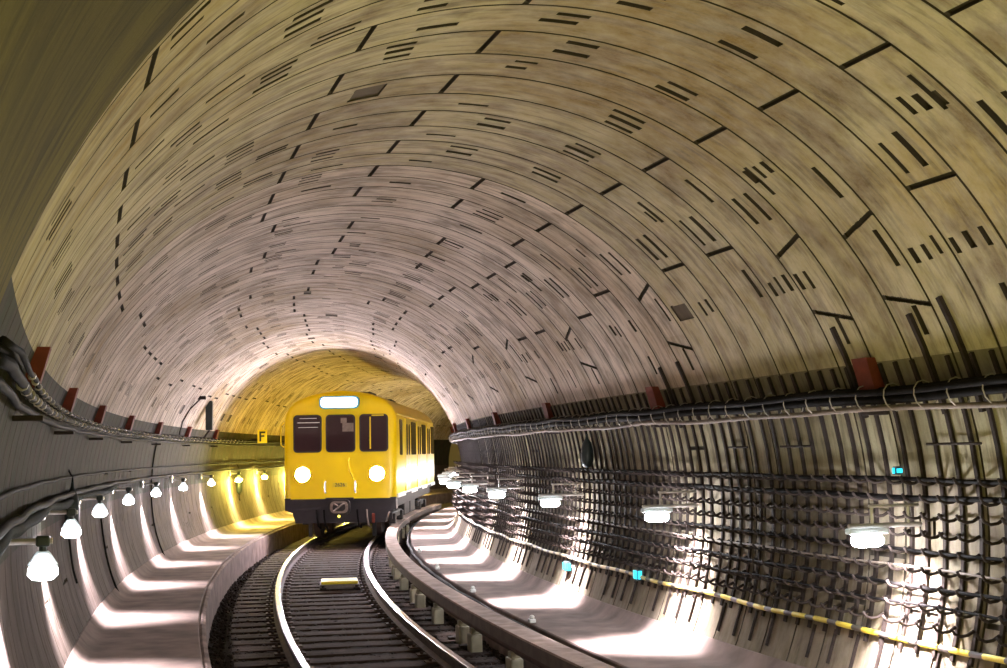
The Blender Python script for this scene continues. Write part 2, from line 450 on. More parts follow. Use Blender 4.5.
# sleepers
b=MB(); b.box((0,0,-.075),(2.75,.36,.15),bev=.018)
slp=b.build('railway_sleeper',M['sleeper'])
for sgn in (-1,1):
    pb=MB(); pb.box((sgn*.75,0,.008),(.34,.17,.016))
    for x in (-.12,.12):
        pb.lathe([(.018,.016),(.018,.045),(.010,.05)],(sgn*.75+x,.04*(1 if x>0 else -1),0),6)
    pb.build('rail_chair',M['rail'],slp)
k=0; s=9.6
while s<50:
    o=slp if k==0 else copy_tree(slp)
    place(o,s,0,-.175); o.rotation_euler.z+=rnd.uniform(-.006,.006)
    tag(o,'weathered timber sleeper lying across the track under the running rails','sleeper','timber sleepers under the track'); s+=.56; k+=1

# running rails: head, web and foot
def rail(a0, lab):
    pr=[(-.065,-.16),(.065,-.16),(.065,-.148),(.012,-.125),(.010,-.045),(.036,-.034),(.036,-.008)]
    pr2=[(.036,-.008),(.028,0),(-.028,0),(-.036,-.008)]
    pr3=[(-.036,-.034),(-.010,-.045),(-.012,-.125),(-.065,-.148)]
    o=sweep('running_rail',[(a0+a,z) for a,z in pr+[(.036,-.008),(-.036,-.008)]+pr3],frange(9,52,.4),M['rail'],smooth=True)
    h=sweep('rail_head',[(a0+a*1.06,z+.001) for a,z in ((.036,-.03),(.036,-.006),(.028,0),(-.028,0),(-.036,-.006),(-.036,-.03))],frange(9,52,.4),M['railtop'],o,smooth=True)
    tag(h,'polished steel running surface')
    tag(o,lab,'rail','running rails')
    return o
rail(-.75,'left running rail with polished head, beside the left walkway ledge')
rail(.75,'right running rail with polished head, next to the covered conductor rail')

# conductor rail with its plank cover on brackets
cr=empty('conductor_rail',16,1.24,0,'conductor rail under a long pale plank cover right of the track','conductor rail')
def keep(o):   # parent while keeping world placement
    o.parent=cr; o.matrix_parent_inverse=(Matrix.Translation(cr.location)@Matrix.Rotation(cr.rotation_euler.z,4,'Z')).inverted(); return o
s=9.; k=0
while s<46:
    L=4.1
    q=[(1.13,.285),(1.13,.305),(1.365,.305),(1.365,.285)]
    o=sweep('cover_plank',q,frange(s+.006,min(s+L,46)-.006,.4),M['cover']); keep(o); s+=L
o=sweep('side_board',[(1.133,.17),(1.133,.285),(1.158,.285),(1.158,.17)],frange(9,46,.4),M['coverside']); keep(o)
o=sweep('side_board',[(1.34,.17),(1.34,.285),(1.362,.285),(1.362,.17)],frange(9,46,.4),M['coverside']); keep(o)
o=sweep('power_rail',[(1.21,.10),(1.21,.18),(1.24,.20),(1.27,.20),(1.29,.18),(1.29,.10),(1.26,.06),(1.24,.06)],frange(9,46,.4),M['rail'],smooth=True); keep(o)
s=10.2; k=0
while s<38:
    b=MB(); 
    c=P(s,1.25,0); Mz=Matrix.Rotation(-s/R0,3,'Z')
    b.box(c+Vector((0,0,-.11)),(.13,.24,.25),0,Mz,bev=.02)
    b.box(c+Vector((0,0,.045)),(.10,.14,.06),0,Mz,bev=.01)
    o=b.build('insulator_block',M['insul']); keep(o)
    b=MB(); b.box(c+Mz@Vector((.09,.28,.05)),(.03,.05,.40),0,Mz); b.box(c+Mz@Vector((.02,.28,.262)),(.17,.05,.03),0,Mz)
    b.box(c+Mz@Vector((0,.28,-.16)),(.24,.12,.03),0,Mz)
    o=b.build('cover_bracket',M['steel']); keep(o)
    s+=(.75 if k%3==0 else 1.9); k+=1
# cable lying in the gap behind the cover, and pale clamps on the walkway edge
def cable(name, a, z, s0, s1, r, mat, lab, group=None, wig=.006, seed=1, n=7, ds=.25, sag=None, cat='cable'):
    rn=random.Random(seed); pts=[]; ph=rn.uniform(0,6)
    vs=[];uv=[];fs=[]
    ssx=frange(s0,s1,ds)
    for i,s in enumerate(ssx):
        da=wig*math.sin(s*1.9+ph)+wig*.6*math.sin(s*4.3+ph*2); dz=wig*math.sin(s*2.6+ph*1.7)
        if sag: dz-=sag*abs(math.sin(PI*(s-.4)/4.1))
        aa_=a(s) if callable(a) else a; zz=z(s) if callable(z) else z
        c=P(s,aa_+da,zz+dz); t=s/R0; lat=Vector((math.cos(t),-math.sin(t),0))
        for k in range(n):
            q=2*PI*k/n; vs.append(c+lat*(r*math.cos(q))+Vector((0,0,r*math.sin(q)))); uv.append((s,k/n))
    for i in range(len(ssx)-1):
        for k in range(n): fs.append((i*n+k,i*n+(k+1)%n,(i+1)*n+(k+1)%n,(i+1)*n+k))
    fs+=[tuple(range(n-1,-1,-1)),tuple(range((len(ssx)-1)*n,len(ssx)*n))]
    o=mesh_obj(name,vs,fs,mat,None,True,None,uv); return tag(o,lab,cat,group)
cable('trackside_cable',1.60,.16,9,40,.028,M['cable'],'black cable running in the gap between plank cover and right walkway',wig=.006,seed=4)
for i,s in enumerate((13.9,17.3,21.,24.8)):
    b=MB(); b.box((0,0,.02),(.07,.09,.04),bev=.01); b.lathe([(.022,0.04),(.03,.055),(.022,.075),(.008,.08)],(0,0,0),8)
    o=b.build('cable_clamp',M['white']); place(o,s,1.70,WZ)
    tag(o,('nearest','second nearest','third nearest','farthest')[i]+' of the small pale clamps on the edge of the right walkway','clamp','pale clamps on the right walkway edge')

# yellow track magnet
mg=empty('track_magnet',22.6,.23,-.175,'yellow topped signalling magnet box lying between the rails','track magnet')
b=MB(); b.box((0,0,.105),(.60,.62,.05),bev=.02); b.build('magnet_cover',M['signyellow'],mg)
b=MB(); b.box((0,0,.045),(.64,.70,.07),bev=.01); b.build('base_frame',M['cablegrey'],mg)
for x in (-.27,.27):
    for y in (-.39,.39):
        b=MB(); b.box((x,y,.02),(.1,.14,.04)); b.lathe([(.025,.04),(.025,.07),(.01,.075)],(x,y,0),6); b.build('foot_bracket',M['steel'],mg)

# ------------------------------------------------------------------ wall lamps
ORD=['nearest','second','third','fourth','fifth','sixth','seventh','eighth','ninth','tenth']
def spot(parent, loc, energy, col, size, blend, tilt=0., sx=1.):
    l=bpy.data.lights.new('lamp_light','SPOT'); l.energy=energy; l.color=col; l.spot_size=math.radians(size); l.spot_blend=blend; l.shadow_soft_size=.045
    o=bpy.data.objects.new('lamp_light',l); C.objects.link(o); o.parent=parent; o.location=loc; o.rotation_euler=(0,tilt,0); o.scale=(sx,1,1); return o
def left_lamp(bulbmat, col=(1,.90,.94)):
    """local x points away from the wall; origin on the wall face"""
    r=empty('wall_lamp',0,0,0)
    b=MB(); b.box((.02,0,.16),(.04,.10,.14),bev=.008); b.build('mounting_plate',M['galv'],r)
    b=MB(); b.tube([(.02,0,.15),(.30,0,.15)],.017,8); b.build('arm',M['galv'],r)
    b=MB(); b.box((.25,0,.15),(.075,.07,.06),bev=.012); b.tube([(.25,0,.13),(.25,0,.085)],.022,8); b.build('socket',M['blk'],r)
    b=MB(); n=20
    pr=[(.03,.095),(.04,.085),(.078,.025),(.080,.015),(.076,.015),(.073,.025),(.037,.078),(.028,.088)]
    b.lathe(pr,(.25,0,0),n); o=b.build('lamp_shade',M['shade'],r,True)
    b=MB(); b.lathe([(.012,.085),(.03,.06),(.055,.03),(.078,.0),(.080,-.035),(.055,-.06),(.0015,-.068)],(.25,0,0),16); b.build('light_bulb',bulbmat,r,True)
    spot(r,(.25,0,-.10),LE,col,90,.95,.12,1.9)
    return r
LE=340.
LL=left_lamp(M['bulb'])
first=True
ls=[2.4,7.85,11.9,15.84,19.75,23.5,27.24,31.1]
wl=[34.9,38.5,42.4,46.3,50.2,54.1,58.]  # past the nearest pair: unseen lamps added to light the tunnel yellow
names_l=['left wall lamp just outside the lower left corner, nearest of all']
for i,s in enumerate(ls):
    o=LL if i==0 else copy_tree(LL)
    z=1.42; place(o,s,wall_a(z,-1)+.005,z)
    tag(o,'white bulb on a pipe arm, left wall, '+(['out past the near end of the tunnel','nearest in view at the left edge','second in view from the left edge','third in view, before the hanging black bag','fourth in view, beyond the hanging black bag','fifth in view from the left edge','sixth in view from the left edge','last white one before the train front'][i]),'wall lamp','hooded lamps along the left wall')
LW=left_lamp(M['bulbwarm'],(1,.84,.36))
for i,s in enumerate(wl):
    o=LW if i==0 else copy_tree(LW)
    z=1.42; place(o,s,wall_a(z,-1)+.005,z)
    tag(o,'yellowish bulb on a pipe arm of the left wall, '+['just past the train front','second behind the train front','added third behind the train front','added fourth behind the train front','added, hidden beside the train','unseen round the bend','farthest added, round the bend'][i],'wall lamp','yellowish lamps beside the train')
def right_lamp():
    """local -x points away from the wall (into the tunnel)"""
    r=empty('bulkhead_lamp',0,0,0)
    b=MB(); b.tube([(0,0,.12),(-.56,0,.12)],.016,8); b.build('arm',M['galv'],r)
    b=MB(); b.tube([(-.10,0,.12),(-.10,0,.25)],.012,6); b.tube([(-.38,0,.12),(-.38,0,.25)],.012,6); b.tube([(-.02,0,.25),(-.40,0,.25)],.012,6); b.build('hanger_frame',M['galv'],r)
    b=MB(); b.box((-.42,0,.085),(.30,.07,.04),bev=.012); b.build('lamp_body',M['shade'],r)
    b=MB(); pr=[(.004,-.54),(.028,-.53),(.040,-.51),(.044,-.48),(.044,-.36),(.040,-.33),(.028,-.31),(.004,-.30)]
    b.lathe(pr,(0,0,.02),14,axis='x'); b.build('lamp_tube',M['tube'],r,True)
    spot(r,(-.42,0,-.05),500.,(1,.90,.95),88,.9,-.30,2.5)
    return r
RL=right_lamp()
rs=[4.05,8.0,11.9,15.86,19.5,22.6,25.8,29.4,33.0,36.7,40.4,44.2,48.,52.,56.]  # lamps beside and past the train are unseen, added to light its side
for i,s in enumerate(rs):
    o=RL if i==0 else copy_tree(RL)
    z=1.36; place(o,s,wall_a(z,1)-.03,z)
    tag(o,'glowing tube lamp on the right wall, '+['past the near end of the tunnel','nearest and largest in view','second in view from the right edge','third in view from the right edge','fourth in view from the right edge','fifth, just right of the farthest ones','sixth, almost at the bend','seventh, hidden in the bend','eighth, beyond the bend','ninth, added unseen beside the train','tenth, added unseen beside the train','added unseen beside the rear of the train','first added one past the train','second added one past the train','last added one past the train'][i],'wall lamp','tube lamps along the right wall')

# ------------------------------------------------------------------ red brackets and cable trays
def red_bracket(side):
    """origin on the wall at z=2.27; local x away from wall"""
    r=empty('cable_bracket',0,0,0)
    b=MB()
    # slanted face plate following the lining
    pts=[(.02,.12),(0.125,.12),(.185,.34),(.09,.34)]
    vs=[Vector((x,y,z)) for y in (-.10,.10) for x,z in pts]
    b.add(vs,[(0,1,2,3),(7,6,5,4),(0,4,5,1),(1,5,6,2),(2,6,7,3),(3,7,4,0)])
    b.build('face_plate',M['red'],r)
    b=MB(); b.box((.07,0,-.045),(.16,.10,.03),bev=.006); b.build('tray_arm',M['steel'],r)
    return r
for side,sts in ((-1,[8-.3,12.15,16.25,20.25,24.2,28.2,32.]),(1,[8.3,12.5,16.85,20.9,24.9,29.,33.])):
    proto=red_bracket(side)
    for i,s in enumerate(sts):
        o=proto if i==0 else copy_tree(proto)
        z=2.29; place(o,s,wall_a(z,side),z,flip=(side==1))
        # vault leans over the tunnel: plate slopes inward with height
        w='left' if side<0 else 'right'
        tag(o,'dark red bracket above the %s wall cable bundle, %s'%(w,['largest and nearest','second from the near end','third from the near end','fourth from the near end','fifth from the near end','sixth from the near end','last one in the bend'][i]),'bracket','red brackets on the %s wall'%w)
bl=[('upper black cable of the left wall bundle, against the brackets',.04,2.41,.020),('thick black cable in the middle of the left wall bundle',.07,2.36,.024),('lowest black cable of the left wall bundle',.045,2.30,.020),('outer thin black cable of the left wall bundle',.10,2.40,.013)]
for i,(lab,da,z,r) in enumerate(bl):
    cable('wall_cable',(lambda s,z=z,da=da:wall_a(z,-1)+da-max(0,5.0-s)*.10),z,4.5,60,r,M['cable'],lab,'bundled cables on the left wall',wig=.005,seed=10+i)
b=MB()
for s in frange(6.4,36,.5):
    for (lab,da,z,r) in (bl[1],bl[3]):
        c=P(s,wall_a(z,-1)+da,z); b.lathe([(r+.004,-.012),(r+.007,0),(r+.004,.012)],c,8,axis='y')
tag(b.build('cable_ties',M['tie']),'pale ties wrapped round the left wall cable bundle','cable ties',kind='stuff')
br=[('topmost black cable of the right wall bundle',.06,2.40,.028),('second black cable of the right wall bundle, tucked against the wall',.05,2.34,.026),('outermost black cable on the right wall bundle',.16,2.385,.024),('middle black cable of the right wall bundle',.13,2.335,.030)]
for i,(lab,da,z,r) in enumerate(br):
    cable('wall_cable',wall_a(z,1)-da,z,4.5,48,r,M['cable'],lab,'bundled cables on the right wall',wig=.009,seed=20+i)
cable('wall_conduit',wall_a(2.27,1)-.15,2.275,4.5,48,.020,M['cablegrey'],'pale grey conduit hanging under the right wall bundle',wig=.006,seed=31,sag=.02)
b=MB()
for s in frange(5,36,.37):
    a=wall_a(2.30,1)-.12
    pts=[P(s+.02*math.sin(q),a+.085*math.cos(q),2.345+.095*math.sin(q)) for q in [2*PI*k/12 for k in range(13)]]
    b.tube(pts,.0045,5,caps=False)
tag(b.build('cable_ties',M['tie']),'pale wire ties looped round the right wall cable bundle','cable ties',kind='stuff')

# lower left cables
cable('wall_cable',wall_a(1.83,-1)+.04,1.83,4.4,48,.016,M['cable'],'thin black cable halfway up the left wall',wig=.004,seed=41)
cable('wall_cable',wall_a(1.66,-1)+.07,1.66,4.4,48,.028,M['cable'],'black cable running just above the left wall lamps',wig=.006,seed=42)
cable('wall_cable',wall_a(1.60,-1)+.05,lambda s:1.60-.03*abs(math.sin(PI*(s-4)/4)),4.4,20,.042,M['cablegreen'],'thick dark green wrapped cable sagging above the near left lamps',wig=.008,seed=43)

# ------------------------------------------------------------------ hanger rails on the right wall, set denser to stand in for their shadows
def arc_rail(s, d0, d1, w=.034, dep=.02):
    vs=[];fs=[]
    ds=frange(d0,d1,4.)
    for d in ds:
        for (ds_,r) in ((-w/2,RT+.0),(w/2,RT),(w/2,RT-dep),(-w/2,RT-dep)): vs.append(W(s,d,r)+Vector((ds_*math.sin(s/R0),ds_*math.cos(s/R0),0)))
    for i in range(len(ds)-1):
        for k in range(4): fs.append((i*4+k,i*4+(k+1)%4,(i+1)*4+(k+1)%4,(i+1)*4+k))
    fs+=[(3,2,1,0),tuple(range((len(ds)-1)*4,len(ds)*4))]
    return vs,fs
hook_z=[.84+.118*k for k in range(9)]
def hook_pts(z):
    a=wall_a(z,1)-.03
    return [(a,0,z),(a-.05,.0,z-.025),(a-.10,0,z-.03),(a-.145,0,z-.012),(a-.165,0,z+.022)]
# prototype built at s=0 in local coordinates (x lateral, y along the track)
def hanger(full):
    vs,fs=arc_rail(0,-17.2,21.4)
    b=MB(); b.add(vs,fs)
    if not full:
        for z in hook_z: b.tube(hook_pts(z),.010,4)
        return b.build('cable_hanger_rail',M['steel'])
    r=b.build('cable_hanger_rail',M['steel'])
    for z in hook_z:
        h=MB(); h.tube(hook_pts(z),[.012,.011,.011,.010,.009],6); h.build('hook',M['steel'],r,True)
    return r
PN,PF=hanger(True),hanger(False); un=uf=False; s=5.2; k=0
while s<33.5:
    if s<15:
        o=PN if not un else copy_tree(PN); un=True
    else:
        o=PF if not uf else copy_tree(PF); uf=True
    # rotate about the track-curve centre
    o.rotation_euler=(0,0,-s/R0); o.location=Vector((R0,0,0))-Matrix.Rotation(-s/R0,3,'Z')@Vector((R0,0,0))
    near=s<15
    tag(o,'dark steel rail with cable hooks upright on the right wall, '+('near stretch' if near else 'far stretch'),'hanger rail','cable hanger rails, '+('near stretch' if near else 'far stretch'))
    s+=.205+(.05 if k%5==4 else 0)+random.uniform(-.012,.012); k+=1
# cables resting on the hooks
for i,(z,s0,s1,r,mt,lab) in enumerate([
    (1.785,4.6,34,.015,'cable','black cable lying on the top row of hooks on the right wall'),
    (1.665,4.6,34,.019,'cable','thick black cable on the second hook row of the right wall'),
    (1.31,4.6,13.5,.012,'cable','black cable on the middle hook row beside the nearest right lamp'),
    (1.195,6.8,34,.009,'cablegrey','thin pale cable sagging along the middle hooks of the right wall'),
    (1.075,4.6,34,.013,'cable','black cable on the hook row below the right lamps'),
    (.955,4.6,20,.010,'cable','thin black cable on the second lowest hook row of the right wall')]):
    cable('hook_cable',wall_a(z,1)-.125,z+.0,s0,s1,r,M[mt],lab,'cables on the right wall hooks',wig=.006,seed=50+i)
cable('warning_cable',wall_a(.70,1)-.03,.70,4.6,36,.021,M['rope'],'yellow and black striped cable along the foot of the hanger rails, right wall',wig=.008,seed=70)
# taller bars reaching above the comb of rails, slim upright rods under the warning cable
for i,(s,d1) in enumerate(((8.55,27.5),(7.55,27.5),(7.15,29.),(11.6,26.5),(12.1,26.))):
    vs,fs=arc_rail(s,14,d1,.035,.03); b=MB(); b.add(vs,fs); o=b.build('upright_bar',M['steel'])
    tag(o,'dark bar rising above the right cable bundle, '+['beside the nearest red bracket','near the right edge of the view','at the right edge of the view','left of the middle of the near stretch','closest to the second red bracket'][i],'bar','tall bars above the right cable bundle')
s=6.; k=0
while s<26:
    vs,fs=arc_rail(s,-21.5,-16.5,.018,.02); b=MB(); b.add(vs,fs); o=b.build('pipe_stub',M['steel'])
    tag(o,'short steel rod hanging below the striped cable on the right wall','rod','short rods below the striped cable'); s+=.33 if k%4 else .7; k+=1
for i,(s,z,L) in enumerate(((9.4,2.02,.55),(7.2,2.02,.6),(10.6,2.02,.4))):
    b=MB(); b.tube([P(s+L*q,wall_a(z,1,RT-.045),z) for q in (0,.5,1)],.010,6); o=b.build('cross_rod',M['steel'])
    tag(o,['short cross rod tied to the hanger rails left of the near bracket','short cross rod on the hanger rails at the right edge','shortest cross rod on the hanger rails, farthest from the camera'][i],'rod','cross rods on the hanger rails')

# small cyan signal lights low on the right wall
for i,(s,z,L) in enumerate(((16.1,.60,.16),(13.35,.72,.10),(8.2,1.84,.02))):
    r=empty('signal_light',s,wall_a(z,1)-.06,z,['cyan signal light low on the right wall, farther one','cyan signal light low on the right wall below the second lamp','tiny cyan light among the hangers above the nearest right lamp'][i],'signal light','cyan lights on the right wall',flip=True)
    b=MB(); b.box((0,0,0),(.05,L+.03,.12 if i<2 else .06),bev=.01); b.build('housing',M['blk'],r)
    b=MB(); b.box((.028,0,0),(.014,L,.085 if i<2 else .04),bev=.004); b.box((-.0,-(L+.03)/2-.004,0),(.04,.014,.085 if i<2 else .03),bev=.003); b.box((-.0,(L+.03)/2+.004,0),(.04,.014,.085 if i<2 else .03),bev=.003); b.build('lens',M['cyan'],r)

# hanging black bags / coils
def drop(name, s, side, z, h, w, lab, grp=None, tail=.5, off=.07):
    a=wall_a(z,side)-side*off
    r=empty(name,s,a,z,lab,'cable coil',grp)
    b=MB(); pr=[(.012,h/2+.06),(.02,h/2),(w*.35,h*.36),(w*.5,h*.1),(w*.5,-h*.25),(w*.38,-h*.44),(.02,-h*.5)]
    b.lathe(pr,(0,0,0),12); b.build('coil_body',M['blk'],r,True)
    b=MB(); b.tube([(0,0,h/2),(-side*-.0,0.02,h/2+.1),(side*.06,.03,h/2+.22)],.010,6); b.build('hanging_strap',M['cable'],r)
    if tail:
        pts=[]
        for q in range(9):
            zz=-h*.45-tail*q/8
            pts.append((wall_a(z+zz,side)-side*.02-a,.05+.04*math.sin(q*.8),zz))
        b=MB(); b.tube(pts,.012,6); b.build('cable_tail',M['cable'],r)
    return r
drop('cable_coil',14.6,-1,1.49,.46,.15,'long black cable coil in a bag hanging between left wall lamps','cable coils hung on the walls',tail=.55)
drop('cable_coil',35.9,-1,1.30,.55,.20,'dark cable loop hanging on the yellow lit wall left of the train','cable coils hung on the walls',tail=.2)
drop('cable_coil',15.3,1,1.98,.34,.15,'small dark teardrop bag hanging on the right wall under the conduit','cable coils hung on the walls',tail=0,off=.09)
# cable dropping down the left wall between lamps
for i,(s,z0) in enumerate(((18.3,1.6),(24.6,2.3))):
    pts=[P(s+.12*math.sin(q*.5),wall_a(z0-(z0-.25)*q/10,-1)+.02,z0-(z0-.25)*q/10) for q in range(11)]
    b=MB(); b.tube(pts,.014,6); o=b.build('drop_cable',M['cable'],smooth=True)
    tag(o,['black cable dropping to the left walkway behind the third lamp in view','thin dark cable running down the left wall, far stretch'][i],'cable','cables dropping down the left wall')

# equipment on the left wall near the train
r=empty('signal_box',29.2,wall_a(2.75,-1)+.13,2.72,'tall narrow black signal box standing above the left cable bundle','signal box')
b=MB(); b.box((.10,0,.16),(.14,.20,.62),bev=.01); b.build('housing',M['blk'],r)
b=MB(); b.tube([(-.02,-.0,-.32),(.10,0,-.15)],.02,6); b.build('bracket',M['steel'],r)
r=empty('curved_stay',26.9,wall_a(2.5,-1)+.05,2.45,'thin curved steel stay with a small head above the left cable bundle','stay')
b=MB(); b.tube([(0,0,0),(.05,.1,.25),(.16,.3,.5),(.34,.6,.72)],.014,6); b.build('rod',M['steel'],r,True)
b=MB(); b.box((.36,.6,.74),(.16,.1,.07),bev=.01); b.build('head',M['steel'],r)
r=empty('letter_sign',37.2,wall_a(2.5,-1)+.25,2.35,'black letter F on an added yellow plate left of the train','sign')
b=MB(); b.box((.03,0,.18),(.26,.03,.36),bev=.01); b.build('letter_backing',M['signyellow'],r)  # added plate; its yellow stands for the lit wall behind the letter
b=MB(); b.box((-.02,-.022,.18),(.05,.014,.27)); b.box((.04,-.022,.29),(.15,.014,.05)); b.box((.03,-.022,.19),(.12,.014,.045)); b.build('letter',M['blk'],r)
b=MB(); b.box((-.12,.03,.1),(.30,.03,.05)); b.build('bracket',M['steel'],r)

# ------------------------------------------------------------------ the train
TF=32.0; TL=13.0
tr=bpy.data.objects.new('subway_train',None); C.objects.link(tr)
b1,b2=P(TF+2.6,0.13,0),P(TF+TL-2.6,0.10,0)
d=(b2-b1).normalized(); ang=math.atan2(-d.x,d.y)
tr.location=b1-d*2.6; tr.rotation_euler=(0,0,ang)
tag(tr,'yellow underground train with lit headlights coming round the curve on the track','train')
def wz(z):       # half width at height z
    pts=[(.98,1.30),(1.25,1.325),(2.6,1.325),(2.85,1.315),(2.98,1.285),(3.10,1.21),(3.20,1.09),(3.28,.92),(3.35,.68),(3.40,.38),(3.42,.10)]
    for (z0,w0),(z1,w1) in zip(pts,pts[1:]):
        if z<=z1: return w0+(w1-w0)*(z-z0)/(z1-z0)
    return pts[-1][1]
def yf(z):       # front face set back with height
    return 0 if z<2.0 else .03*(z-2.0)+(max(0,z-3.08)**2)*2.2
ZS=lambda z: z if z<2.95 else 2.95+(z-2.95)*1.2
zl=[.98,1.25,1.6,2.0,2.4,2.7,2.85,2.92,2.98,3.04,3.10,3.15,3.20,3.24,3.28,3.32,3.35,3.38,3.40,3.415,3.42]
vs=[];fs=[];ring=None
for z in zl:
    w=wz(z); y0=yf(z); y1=TL-(yf(z)); r=min(.20,w*.7); o_=[]
    bow=.02
    m=8
    for k in range(m+1):                       # front, from -x to +x, gently bowed
        x=-(w-r)+2*(w-r)*k/m; o_.append((x,y0-bow*(1-(x/max(w,.01))**2)))
    for k in range(1,6): t=-PI/2+PI/2*k/5; o_.append((w-r+r*math.cos(t),y0+r*.8+r*.8*math.sin(t)))
    for k in range(0,6): t=PI/2*k/5; o_.append((w-r+r*math.cos(t),y1-r+r*math.sin(t)))
    for k in range(0,6): t=PI/2+PI/2*k/5; o_.append((-(w-r)+r*math.cos(t),y1-r+r*math.sin(t)))
    for k in range(0,5): t=PI+PI/2*k/5; o_.append((-(w-r)+r*math.cos(t),y0+r*.8+r*.8*math.sin(t)))
    ring=len(o_); vs+=[Vector((x,y,ZS(z))) for x,y in o_]
for i in range(len(zl)-1):
    for k in range(ring): fs.append((i*ring+k,i*ring+(k+1)%ring,(i+1)*ring+(k+1)%ring,(i+1)*ring+k))
fs+=[tuple(range(ring-1,-1,-1)),tuple(range((len(zl)-1)*ring,len(zl)*ring))]
bo=MB(); bo.add(vs,fs); body=auto_smooth(bo.build('car_body',M['yellow'],tr),40)
F=-.055          # y of the face
def face_y(x,z): return -.034
# windscreens
for i,(cx_,w) in enumerate(((-.755,.61),(0.02,.64),(.80,.62))):
    cz,h=2.50,.83
    y=face_y(cx_,cz)
    tilt=0
    g=MB(); g.rrect(cx_,cz,w+.05,h+.05,y-.012,y+.06,.09); wf=g.build('windscreen_frame',M['gasket'],tr)
    g=MB(); g.rrect(cx_,cz,w-.02,h-.02,y-.02,y-.008,.06); gl=g.build('windscreen_glass',M['glass'],wf)
    if i==0:
        g=MB(); g.box((cx_+.03,y-.024,cz+.26),(.52,.006,.018)); g.box((cx_+.02,y-.024,cz+.15),(.46,.006,.012)); g.box((cx_+.02,y-.024,cz+.36),(.40,.006,.012))  # pale strips painted as reflections on the windscreen
        tag(g.build('reflection_strip',M['white'],wf),'pale strips standing in for window reflections')
    if i==1:
        g=MB(); g.box((cx_+.08,y-.024,cz+.30),(.14,.006,.12)); g.box((cx_+.18,y-.024,cz+.14),(.26,.006,.20)); tag(g.build('paper_notice',M['cablegrey'],wf),'pale papers behind the glass')
    if i==2:
        g=MB(); g.box((cx_-.08,y-.03,cz),(.03,.012,h-.08)); g.box((cx_+.10,y-.03,cz+.41),(.28,.012,.03)); tag(g.build('cab_pillar',M['trimyellow'],wf),'pale upright bar across the window')
# destination display
y=face_y(0,3.17)
g=MB(); g.rrect(.0,3.225,.93,.29,y-.06,y+.2,.10); df=g.build('display_frame',M['halo_blue'],tr)
g=MB(); g.rrect(.0,3.225,.86,.23,y-.072,y-.055,.09); g.build('display_panel',M['dest'],df)
# headlights
for sx in (-1,1):
    x=sx*.87; y=face_y(x,1.55)
    g=MB(); g.lathe([(.20,y+.05),(.20,y-.035),(.19,y-.05),(.17,y-.05),(.165,y-.03)],(x,0,1.55),20,axis='y'); hf=g.build('headlight_ring',M['trimyellow'],tr,False)
    g=MB(); g.lathe([(.166,y-.032),(.14,y-.055),(.09,y-.068),(.01,y-.072)],(x,0,1.55),20,axis='y'); g.build('headlight_lens',M['head'],hf,True)
# handrails, steps, number plate on the face
for x in (-.34,.36):
    g=MB(); g.tube([(x,face_y(x,1.15)-.0,1.12),(x,face_y(x,1.2)-.07,1.16),(x,face_y(x,1.3)-.07,1.34),(x,face_y(x,1.4),1.38)],.022,6); tag(g.build('grab_handle',M['white'],tr),'white grab handle')
g=MB(); g.tube([(.22,face_y(.22,1.9)-.0,1.92),(.22,face_y(.2,1.8)-.06,1.86),(.24,face_y(.2,1.6)-.06,1.62),(.30,face_y(.3,1.5)-.06,1.5),(.31,face_y(.3,1.4),1.44)],.016,6); g.build('grab_rail',M['trimyellow'],tr)
g=MB(); g.box((0,face_y(0,1.32)-.006,1.30),(.34,.012,.10),bev=.004); npl=g.build('number_plate',M['signyellow'],tr)
cu=bpy.data.curves.new('number_text','FONT'); cu.body='2626'; cu.size=.12; cu.extrude=.003; cu.align_x='CENTER'; cu.align_y='CENTER'; cu.materials.append(M['blk'])
tmp=bpy.data.objects.new('number_text',cu); C.objects.link(tmp); bpy.context.view_layer.update()
tme=bpy.data.meshes.new_from_object(tmp.evaluated_get(bpy.context.evaluated_depsgraph_get())); bpy.data.objects.remove(tmp)
tx=bpy.data.objects.new('number_digits',tme); C.objects.link(tx); tx.parent=npl; tx.location=(0,face_y(0,1.32)-.015,1.30); tx.rotation_euler=(PI/2,0,0)
# skirt and buffer beam
g=MB(); 
pr=[(-1.30,1.00),(-1.30,.72),(-1.12,.66),(-1.05,.42),(1.05,.42),(1.12,.66),(1.30,.72),(1.30,1.00)]
vs=[Vector((x,-.05*(1-(x/1.325)**2)+.01,z)) for x,z in pr]+[Vector((x,.45,z)) for x,z in pr]
n=len(pr); g.add(vs,[tuple(range(n)),tuple(range(2*n-1,n-1,-1))]+[(k,(k+1)%n,(k+1)%n+n,k+n) for k in range(n)])
sk=g.build('front_skirt',M['black'],tr)
g=MB(); g.box((0,-.08,.98),(.66,.10,.05),bev=.01); g.build('skirt_ledge',M['dark'],sk)
g=MB(); g.rrect(0,.79,.50,.36,-.22,-.02,.12); cp=g.build('coupler_head',M['dark'],tr)
g=MB(); g.rrect(0,.79,.42,.28,-.235,-.215,.11); g.rrect(0.0,.79,.30,.18,-.245,-.22,.08,1); g.build('coupler_plate',[M['cablegrey'],M['dark']],cp)
g=MB(); g.tube([(-.12,-.25,.70),(0,-.26,.79),(.12,-.25,.88)],.02,6); g.tube([(-.12,-.25,.88),(-.02,-.26,.82)],.02,6); g.build('coupler_hook',M['cablegrey'],cp)
g=MB(); g.lathe([(.03,-.24),(.028,-.255),(.01,-.26)],(0,0,.58),10,axis='y'); g.build('marker_lamp',M['amber'],cp)
for x in (-.55,-.38,.40,.62):
    g=MB(); g.tube([(x,-.03,.72),(x+.02,-.10,.55),(x+.05,-.10,.36),(x+.09,-.02,.30)],.022,6); g.build('air_hose',M['cablegrey'] if x==.62 else M['cable'],tr)
